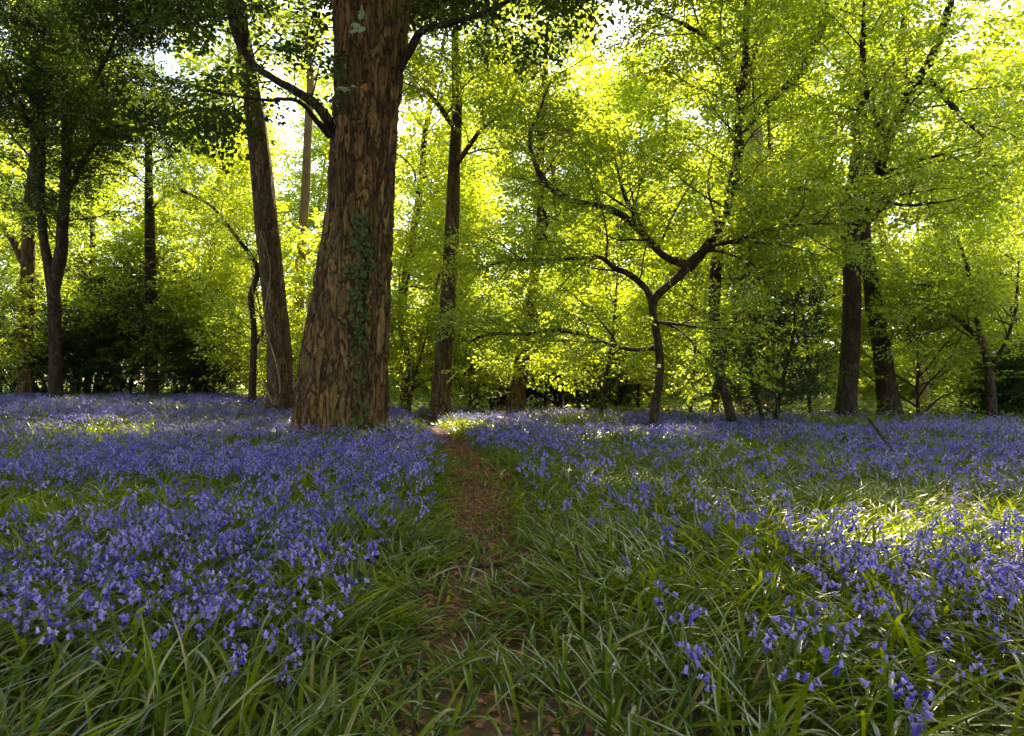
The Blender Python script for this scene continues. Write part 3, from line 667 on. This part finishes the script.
build_tree('straight_tree', 'straight brown trunk standing behind the path at centre', 'tree', 20,
           [(440, 422, 26), (441, 390, 22), (444, 350, 20), (448, 300, 18), (451, 250, 17), (453, 200, 16), (455, 150, 14), (457, 100, 12)],
           [[(453, 170, 5), (480, 130, 4, -1), (505, 110, 3, -2)], [(455, 130, 5), (430, 95, 4, -1), (400, 80, 3, -2)]],
           seed=16, bark='bark', leaf='leaf', kind='mid', crown_from=.6, n1=14, len1=4.2, top=16, sides=24, per_m=2.4)
build_tree('leaning_tree', 'short pale edged trunk leaning right at centre, right of the straight trunk', 'tree', 22,
           [(514, 415, 20), (518, 385, 18), (524, 350, 16), (529, 315, 13), (536, 270, 11), (541, 220, 10), (540, 150, 10), (545, 90, 9)],
           [[(516, 400, 7), (524, 370, 6, -.3), (531, 340, 5, -.5)]],
           seed=18, bark='bark', leaf='leaf_lit', kind='mid', crown_from=.6, n1=12, len1=3.6, top=14, sides=20)
build_tree('crooked_tree', 'small black crooked tree with a low fork and snaking limbs, right of centre', 'tree', 14.5,
           [(655, 425, 13), (655, 405, 10), (659, 385, 9), (660, 360, 9), (657, 335, 8.5), (653, 314, 8.5), (654, 300, 9), (664, 289, 9.5), (678, 277, 10), (690, 266, 10)],
           [[(688, 268, 10), (700, 255, 9), (714, 235, 8), (726, 208, 8), (732, 180, 7), (738, 150, 7), (739, 110, 6), (743, 60, 6), (747, 0, 5), (748, -60, 4)],
            [(690, 266, 9), (668, 258, 7), (655, 246, 7), (640, 230, 6), (620, 214, 6), (596, 205, 5), (565, 198, 5), (549, 182, 5), (537, 160, 4), (533, 138, 4), (541, 118, 4), (550, 92, 3)],
            [(652, 304, 7), (644, 288, 6), (628, 275, 6), (612, 268, 5), (600, 258, 4), (575, 259, 3), (540, 262, 3), (505, 262, 3), (475, 270, 3)],
            [(655, 348, 5), (635, 350, 4), (612, 345, 4), (590, 338, 4), (560, 331, 4), (530, 334, 3), (490, 335, 3), (470, 345, 2)],
            [(652, 246, 5, .1), (640, 225, 4, .3), (625, 200, 4, .5), (617, 178, 3, .7), (610, 150, 3, .9)],
            [(655, 322, 4), (675, 324, 3, -.2), (705, 328, 3, -.4), (735, 330, 2, -.6)],
            [(541, 205, 3, .3), (548, 225, 3, .3), (538, 245, 3, .2), (530, 262, 2)],
            [(690, 262, 9), (712, 245, 5, -.3), (745, 238, 4, -.6), (790, 225, 3, -1), (835, 222, 3, -1.2)]],
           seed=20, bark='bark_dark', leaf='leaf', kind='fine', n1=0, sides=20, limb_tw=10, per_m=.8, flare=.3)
build_tree('slender_tree', 'slender dark ivy-hung tree with two rising stems, right of the crooked tree', 'tree', 16,
           [(733, 425, 10), (727, 400, 10), (719, 370, 11), (715, 330, 12), (715, 290, 13), (718, 250, 13), (726, 210, 12), (736, 170, 11), (742, 120, 10), (752, 60, 8), (772, 10, 7)],
           [[(718, 365, 7), (728, 335, 7, .3), (740, 300, 6, .5), (750, 260, 6, .7), (760, 220, 5, .9), (765, 180, 4, 1.1)],
            [(742, 130, 8), (770, 100, 8, -.3), (800, 70, 8, -.5), (818, 30, 9, -.8), (826, -10, 8, -1)], [(745, 110, 6), (725, 60, 5, -.4), (690, 30, 4, -1), (640, 10, 3, -1.6)],
            [(738, 188, 6), (760, 192, 7, -.2), (785, 188, 7, -.4), (812, 192, 8, -.5)], [(742, 100, 4), (700, 90, 3, -.5), (660, 65, 3, -1)]],
           seed=22, bark='bark_dark', leaf='leaf', kind='fine', crown_from=.72, n1=16, len1=4.2, top=14, sides=20, per_m=1.2, limb_tw=8)  # upper crown above the frame enlarged to block sun on the right
build_tree('twin_tree', 'left trunk of the dark pair on the right, upright', 'tree', 19,
           [(846, 420, 24), (847, 390, 21), (850, 350, 20), (852, 300, 19), (851, 250, 19), (849, 215, 18), (856, 170, 14), (862, 110, 12), (862, 60, 10)],
           [[(846, 238, 11, -1), (862, 214, 9, -2), (874, 190, 8, -3), (880, 165, 8, -4), (886, 140, 8, -4.5), (897, 112, 7, -5), (915, 80, 7, -5.5), (934, 48, 7, -6), (948, 10, 7, -6.5), (960, -40, 6, -7)],
            [(846, 232, 7, -1), (815, 218, 6, -2), (775, 226, 5, -3.5), (735, 246, 4, -5)], [(887, 138, 6, -4.4), (868, 95, 5, -5), (862, 40, 5, -5.5), (862, -20, 4, -6)],
            [(905, 95, 6, -5.4), (930, 80, 6, -6), (958, 110, 5, -6.6), (985, 135, 4, -7)], [(878, 175, 4, -3.5), (920, 160, 3, -4.5), (980, 145, 2.5, -5.5)],
            [(872, 195, 4, -3), (905, 205, 3, -4), (960, 200, 2.5, -5)]],
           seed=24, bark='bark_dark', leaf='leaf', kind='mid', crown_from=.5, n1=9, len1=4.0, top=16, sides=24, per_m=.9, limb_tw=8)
build_tree('twin_tree', 'right trunk of the dark pair on the right, leaning left', 'tree', 20,
           [(889, 412, 24), (886, 385, 21), (882, 350, 19), (875, 310, 18), (869, 270, 17), (864, 240, 16), (866, 190, 13), (880, 120, 11), (900, 50, 9)],
           [[(866, 225, 6), (900, 190, 5, -1), (950, 170, 4, -2), (1010, 165, 3, -3)]],
           seed=26, bark='bark_dark', leaf='leaf_lit', kind='mid', crown_from=.5, n1=12, len1=4.4, top=16, sides=24, per_m=1.8)
build_tree('thin_tree', 'thin dark curved stem between the far-left shrubs and the tall leaning trunk', 'tree', 21,
           [(252, 408, 9), (253, 370, 8), (254, 330, 7), (251, 295, 7), (257, 268, 6), (235, 235, 4, -.4), (210, 205, 3, -.8), (180, 190, 3, -1.2)],
           [[(252, 350, 3), (262, 335, 3, -.2), (268, 320, 2, -.3)]], seed=28, bark='bark_dark', leaf='leaf', kind='fine', crown_from=.5, n1=9, len1=1.6, n2=4, sides=10, per_m=2.4)
build_tree('shrubby_tree', 'low many-stemmed tree with thin crooked stems at the right edge', 'tree', 18.5,
           [(992, 415, 11), (991, 390, 10), (988, 365, 8), (982, 340, 6), (976, 315, 5), (968, 270, 4), (957, 235, 3)],
           [[(988, 362, 5), (975, 335, 5), (955, 318, 4), (942, 300, 4), (930, 288, 3), (905, 285, 2)], [(990, 370, 4), (1005, 340, 3, -.3), (1015, 300, 3, -.5), (1018, 250, 2, -.6)],
            [(955, 318, 3), (935, 330, 2, -.3), (905, 335, 2, -.5)]], seed=30, bark='bark_dark', leaf='leaf', kind='fine', crown_from=.5, n1=7, len1=1.6, n2=4, sides=12, per_m=2.0)
build_tree('dim_tree', 'slim dark trunk rising out of the shadowed holly on the left', 'tree', 25,
           [(152, 405, 14), (151, 360, 13), (151, 300, 12), (150, 240, 11), (149, 190, 9), (148, 120, 8)], seed=32, bark='bark_dark', leaf='leaf_lit', kind='mid', crown_from=.5, n1=8, len1=3.8, top=14, sides=14)
build_tree('grey_tree', 'pale brown trunk with a raised side limb at the left edge, behind the twin-stemmed tree', 'tree', 23,
           [(26, 395, 17), (26, 340, 16), (27, 290, 15), (28, 240, 14), (30, 200, 12), (35, 150, 11)], [[(24, 265, 6), (12, 240, 6), (0, 222, 5)]],
           seed=34, bark='bark', leaf='leaf_lit', kind='far', crown_from=.45, n1=13, len1=4.5, top=17, sides=14, per_m=2)
build_tree('pale_tree', 'sunlit pinkish trunk seen between the tall trunk and the massive tree', 'tree', 27,
           [(296, 405, 14), (297, 340, 13), (299, 290, 12), (302, 240, 11), (305, 200, 10), (308, 130, 9), (310, 70, 8)],
           seed=36, bark='bark_pale', leaf='leaf_lit', kind='far', crown_from=.55, n1=12, len1=5, top=22, sides=12, per_m=1.8)
build_tree('pale_tree', 'sunlit pinkish trunk in the distance just behind the slender ivy-hung tree', 'tree', 26,
           [(740, 400, 14), (740, 350, 13), (739, 300, 12), (741, 240, 11), (745, 180, 10)], seed=38, bark='bark_pale', leaf='leaf_lit', kind='far', crown_from=.6, n1=10, len1=4.5, top=20, sides=12, per_m=1.6)
build_tree('pale_tree', 'pale distant trunk left of the dark pair, beside the dark holly', 'tree', 25,
           [(768, 400, 14), (767, 340, 13), (765, 280, 12), (764, 220, 11), (760, 160, 10)], seed=39, bark='bark_pale', leaf='leaf_lit', kind='far', crown_from=.6, n1=10, len1=4.5, top=20, sides=12, per_m=1.6)
build_tree('slanting_tree', 'thin pale trunk slanting right, between the slender tree and the dark holly', 'tree', 21,
           [(714, 405, 10), (722, 365, 9), (733, 320, 9), (745, 270, 8), (757, 225, 7), (768, 170, 6)], seed=40, bark='bark', leaf='leaf_lit', kind='mid', crown_from=.5, n1=10, len1=3, top=11, sides=12)

# tangled vine on the tall tree
mb = MB(); q = np.random.default_rng(77)
for s0 in range(2):
    zz = np.linspace(.2, 5.2, 60); px = 280 - 3.6 * zz + 9 * np.sin(zz * 1.3 + s0 * 2.4); pts = []
    for z_, p_ in zip(zz, px): pts.append([(p_ - 512) / F * 18.5, 18.5 - .40 + .05 * math.sin(z_ * 3 + s0), z_ + .0])
    tube(mb, pts, np.linspace(.022, .010, 60), 6, 0, .3, s0)
tag(mb.build('vine', 'bark_pale', None, (-6.3, 18.1, .2)), 'pale woody vine twisting up the tall brown trunk left of the massive tree', 'vine')

# ------------------------------------------------------------------ hollies and bushes
def bush(name, label, px, D, w, h, seed, leaf='holly', kind='holly', dens=1., group=None, z0=.1, trunk=False, sp=10):
    r = np.random.default_rng(seed); bx = (px - 512) / F * D; base = np.array([bx, D, float(G(bx, D))])
    t = empty(name, base, label, 'shrub' , group); st = []
    ms = MB(); mb = MB(); tw = []
    for k in range(5 if not trunk else 2):
        a = r.uniform(0, 6.28); d = np.array([math.cos(a) * .35, math.sin(a) * .35, 1.])
        b = wander(r, base + np.array([math.cos(a), math.sin(a), 0]) * .1 - [0, 0, .1], d, h * r.uniform(.75, 1.), .035 * h / 2.5, .2, .09, .05); tube(ms, *b, n=7); st.append(b)
    ms.build('stem', 'bark_dark', t, base)
    for b in st:
        l1 = children(r, *b, int(14 * dens), .08, 1., .010, .15, 1., 0, .6, L=w * .62); tw += l1
        for c in l1: tube(mb, *c, n=4, m=1)
        for c in l1: tw += children(r, *c, 4, .2, .4, .008, .1, 1., 0, .7, lmin=.25)
    ps, ds = sprays_on(r, tw, 3.4, .1, .08); k = ps[:, 2] > base[2] + z0; ps, ds = ps[k], ds[k]
    place_sprays(mb, r, ps, ds, kind, .6); mb.build('foliage', [leaf, 'twig'], t, base); return t
HG = 'dark hollies in the shade under the trees'; UG = 'sunlit bushes low down behind the trees'
bush('holly_bush', 'dark holly bush at the left edge, lowest of the shaded hollies', 5, 25, 3.2, 3.6, 101, dens=.8, group=HG)
bush('holly_bush', 'tall dark bush just right of the twin-stemmed tree', 88, 26, 3.4, 6.4, 102, 'holly', 'mid', .5, group=HG)
bush('holly_bush', 'dark holly bush low between the twin-stemmed tree and the slim dark trunk', 112, 25.5, 3.0, 3.2, 112, dens=.7, group=HG)
bush('holly_bush', 'tall dark bush just right of the slim dark trunk', 178, 27, 3.4, 6.0, 103, 'holly', 'mid', .5, group=HG)
bush('holly_bush', 'dark holly bush low beside the thin curved stem', 212, 26, 3.0, 3.0, 104, dens=.7, group=HG)
bush('holly_bush', 'dark bush behind the shaded hollies at the left edge, reaching higher', 48, 29, 3.0, 6.0, 113, 'holly', 'mid', .4, group=HG)
bush('holly_bush', 'dark holly bush in the gap between the two left brown trunks', 318, 27, 2.4, 2.0, 105, 'leaf_dark', 'mid', .7, group=HG)
bush('holly_bush', 'dark holly bush right behind the leaning centre trunk', 496, 26, 2.6, 4.4, 106, dens=.6, group=HG)
bush('holly_bush', 'dark bush between the leaning centre trunk and the crooked tree', 565, 25, 3.0, 4.2, 107, 'leaf_dark', 'mid', .6, group=HG)
bush('holly_bush', 'thinner dark bush just left of the crooked tree', 620, 27, 2.8, 3.2, 108, 'leaf_dark', 'mid', .6, group=HG)
bush('holly_tree', 'dark glossy holly tree standing alone left of the dark pair', 768, 17, 2.1, 4.2, 109, 'holly', 'holly', .9, trunk=True, z0=.5)
bush('holly_bush', 'small dark holly at the right edge beside the many-stemmed tree', 1012, 20, 1.5, 2.2, 110, 'leaf_dark', 'holly', .8, group=HG)
for k_, (px_, D_b, h_b, w_b) in enumerate(((408, 33, 3.6, 'left of the straight trunk'), (668, 33, 3.0, 'behind the foot of the crooked tree'), (735, 35, 3.2, 'behind the feet of the slender tree'), (800, 32, 3.0, 'between the lone holly and the dark pair'),
        (925, 31, 2.6, 'just right of the dark pair'), (985, 34, 3.2, 'behind the many-stemmed tree'), (1045, 30, 2.8, 'at the right edge'), (870, 36, 3.2, 'seen between and behind the dark pair'), (455, 38, 3.4, 'just right of the straight trunk'), (250, 36, 4.0, 'behind the tall leaning trunk'))):
    bush('green_bush', 'light green bush low down ' + w_b, px_, D_b + 9, 4.4, h_b, 150 + k_, 'leaf_lit' if k_ % 3 else 'leaf', 'far', .55, group=UG, z0=.1)

# ------------------------------------------------------------------ background beeches and saplings
def proto_tree(name, seed, h, spread, kind, leaf, bark, low, nb, per_m, rad, nl2=6):
    r = np.random.default_rng(seed); t = empty(name, (0, 0, 0))
    pts, rd = wander(r, np.array([0, 0, -.15]), [r.normal(0, .05), r.normal(0, .05), 1], h, rad, .5, .045, .05)
    S, SR = spline(pts, rd, .3); mb = MB(); tube(mb, S, SR, 12, 0, .15, seed, .25); mb.build('trunk', bark, t)
    mb = MB(); tw = []
    l1 = children(r, S, SR, nb, low, 1., .011, .12, 1., -.005, .5, L=spread)
    for b in l1:
        tube(mb, *b, n=5, m=1); tw.append(b); l2 = children(r, *b, nl2, .18, .42, .009, .02, 1., 0, .35); tw += l2
        for c in l2: tube(mb, *c, n=3, m=1)
    ps, ds = sprays_on(r, tw, per_m, .12, .15); ps[:, 2] = np.maximum(ps[:, 2], .3); place_sprays(mb, r, ps, ds, kind, .45); mb.build('crown', [leaf, 'twig'], t); return t
protoB = [proto_tree('beech_tree', 200 + k, h, 4.6, 'far', lf, 'bark' if k % 2 else 'bark_pale', .12, 30, 1.3, .2) for k, (h, lf) in enumerate(((16, 'leaf_lit'), (18, 'leaf'), (17, 'leaf_lit'), (19, 'leaf_lit')))]
protoS = [proto_tree('sapling', 300 + k, h, 2.4, 'mid', lf, 'bark_dark', .10, 20, 2.0, .05, 5) for k, (h, lf) in enumerate(((5.5, 'leaf'), (7, 'leaf_lit'), (4.2, 'leaf')))]
usedp = set()
def put(protos, k, px, D, rz, s, label, cat, group):
    src = protos[k]; o = src if (id(protos), k) not in usedp else copy_tree(src); usedp.add((id(protos), k))
    xx = (px - 512) / F * D; o.location = (xx, D, float(G(xx, D))); o.rotation_euler = (0, 0, rz); o.scale = (s, s, s); tag(o, label, cat, group); return o
BG = 'leafy trees behind the bluebell glade'; SG = 'leafy saplings at the back of the glade'
back = [(-60, 27, 'beyond the left edge of the clearing, leaves reaching in'), (75, 31, 'behind the twin-stemmed tree'), (120, 44, 'in the distance left of the slim dark trunk'), (195, 29, 'right behind the left hollies'),
        (232, 40, 'in the distance over the left hollies'), (330, 31, 'directly behind the massive tree'), (318, 47, 'in the distance beside the sunlit pink trunk'), (405, 26, 'between the massive tree and the straight trunk'), (420, 42, 'in the distance left of the straight trunk'),
        (478, 33, 'between the straight trunk and the leaning trunk'), (520, 45, 'in the distance above the leaning trunk'), (575, 28, 'behind the left limbs of the crooked tree'), (625, 38, 'in the distance left of the crooked tree'), (676, 30, 'behind the fork of the crooked tree'),
        (706, 46, 'in the distance left of the slender tree'), (800, 29, 'above the lone holly tree'), (795, 42, 'in the distance between the lone holly and the dark pair'), (868, 34, 'directly behind the dark pair'), (925, 27, 'just right of the dark pair'),
        (960, 48, 'in the distance right of the dark pair'), (1035, 30, 'behind the many-stemmed tree at the right edge'), (1110, 24, 'beyond the right edge of the clearing, leaves reaching in'), (1060, 44, 'in the distance at the right edge'), (455, 54, 'farthest, framed right of the straight trunk'), (370, 52, 'farthest, showing over the massive tree\'s right edge'), (600, 55, 'farthest, above the left limbs of the crooked tree'), (690, 58, 'farthest, above the crooked tree'), (760, 56, 'farthest, above the lone holly'), (845, 55, 'farthest, above the dark pair'), (930, 58, 'farthest, right of the dark pair'), (160, 56, 'farthest, left of the tall leaning trunk'), (255, 58, 'farthest, beside the tall leaning trunk'), (60, 57, 'farthest, behind the twin-stemmed tree'), (612, 33, 'behind the tip of the crooked tree\'s long left limb'), (20, 46, 'in the distance at the left edge')]
for i_, (px, D, w) in enumerate(back):
    D = D + 13 if 27.5 < D <= 40 and px > 260 else D
    k = i_ % 4; put(protoB, k, px, D, i_ * 1.9, random.uniform(.85, 1.2) * (1.5 if 570 < px < 640 else 1.2 if D > 40 else 1), f'bright green beech {w}', 'tree', BG)
for i_, (xx, yy_, w) in enumerate(((-9, -5, 'to the left'), (-2.5, -9, 'straight behind'), (6, -7, 'to the right'), (12, -2, 'far to the right'), (-14, 3, 'far to the left'))):  # unseen beeches, added to cut the sky fill and darken the foreground
    o = copy_tree(protoB[i_ % 4]); o.location = (xx, yy_, float(G(xx, yy_))); o.rotation_euler = (0, 0, i_ * 1.3); o.scale = (1.1, 1.1, 1.1) if yy_ > 10 else (1, 1, 1); tag(o, (f'unseen beech added behind the viewpoint to shade the foreground, {w}' if yy_ < 10 else 'beech just outside the right edge, its leaves hanging into the top right corner'), 'tree', 'unseen shade trees added around the viewpoint')
sap = [(350, 23, 'peeping out left of the massive trunk'), (408, 24, 'right of the massive trunk'), (470, 24, 'beside the straight trunk'), (545, 27, 'behind the leaning centre trunk'), (600, 19, 'under the low limb of the crooked tree'), (640, 23, 'behind the stem of the crooked tree'),
       (690, 20, 'between the crooked and the slender tree'), (810, 22, 'between the lone holly and the dark pair'), (920, 20, 'right of the dark pair'), (960, 24, 'left of the many-stemmed tree'), (1040, 21, 'at the right edge'), (215, 25, 'behind the thin curved stem'), (130, 26, 'over the shaded hollies'),
       (275, 24, 'behind the tall leaning trunk'), (-20, 22, 'at the left edge')]
for i_, (px, D, w) in enumerate(sap):
    put(protoS, i_ % 3, px, D, i_ * 2.3, random.uniform(.85, 1.2), f'light leafy sapling {w}', 'sapling', SG)

# ------------------------------------------------------------------ light
world = bpy.data.worlds.new('World'); scene.world = world; world.use_nodes = True
W = world.node_tree; W.nodes.clear()
sky = W.nodes.new('ShaderNodeTexSky'); sky.sky_type = 'NISHITA'; sky.sun_disc = False
EL, AZ = R(54), R(14)                                  # sun behind the wood, a little right of straight ahead
sky.sun_elevation = EL; sky.sun_rotation = AZ; sky.air_density = 1.0; sky.dust_density = 1.2; sky.ozone_density = 1.0
bgn = W.nodes.new('ShaderNodeBackground'); bgn.inputs[1].default_value = .15
wo = W.nodes.new('ShaderNodeOutputWorld'); W.links.new(sky.outputs[0], bgn.inputs[0]); W.links.new(bgn.outputs[0], wo.inputs[0])
sl = bpy.data.lights.new('sun', 'SUN'); sl.energy = 5.0; sl.angle = R(.5); sl.color = (1, .93, .80)
so = bpy.data.objects.new('sun', sl); COL.objects.link(so)
# travel direction of the light: from (sin AZ, cos AZ) horizontally, down at EL
from mathutils import Vector
so.rotation_euler = Vector((-math.sin(AZ) * math.cos(EL), -math.cos(AZ) * math.cos(EL), -math.sin(EL))).to_track_quat('-Z', 'Y').to_euler()
so.location = (0, 30, 30)
scene.view_settings.view_transform = 'Standard'; scene.view_settings.look = 'None'; scene.view_settings.exposure = 2.24; scene.view_settings.use_white_balance = True; scene.view_settings.white_balance_temperature = 7900; scene.view_settings.gamma = 1
scene.cycles.max_bounces = 7; scene.cycles.diffuse_bounces = 4; scene.cycles.transmission_bounces = 6; scene.cycles.glossy_bounces = 2
scene.cycles.caustics_reflective = False; scene.cycles.caustics_refractive = False; scene.cycles.use_denoising = True
scene.cycles.sample_clamp_indirect = 6
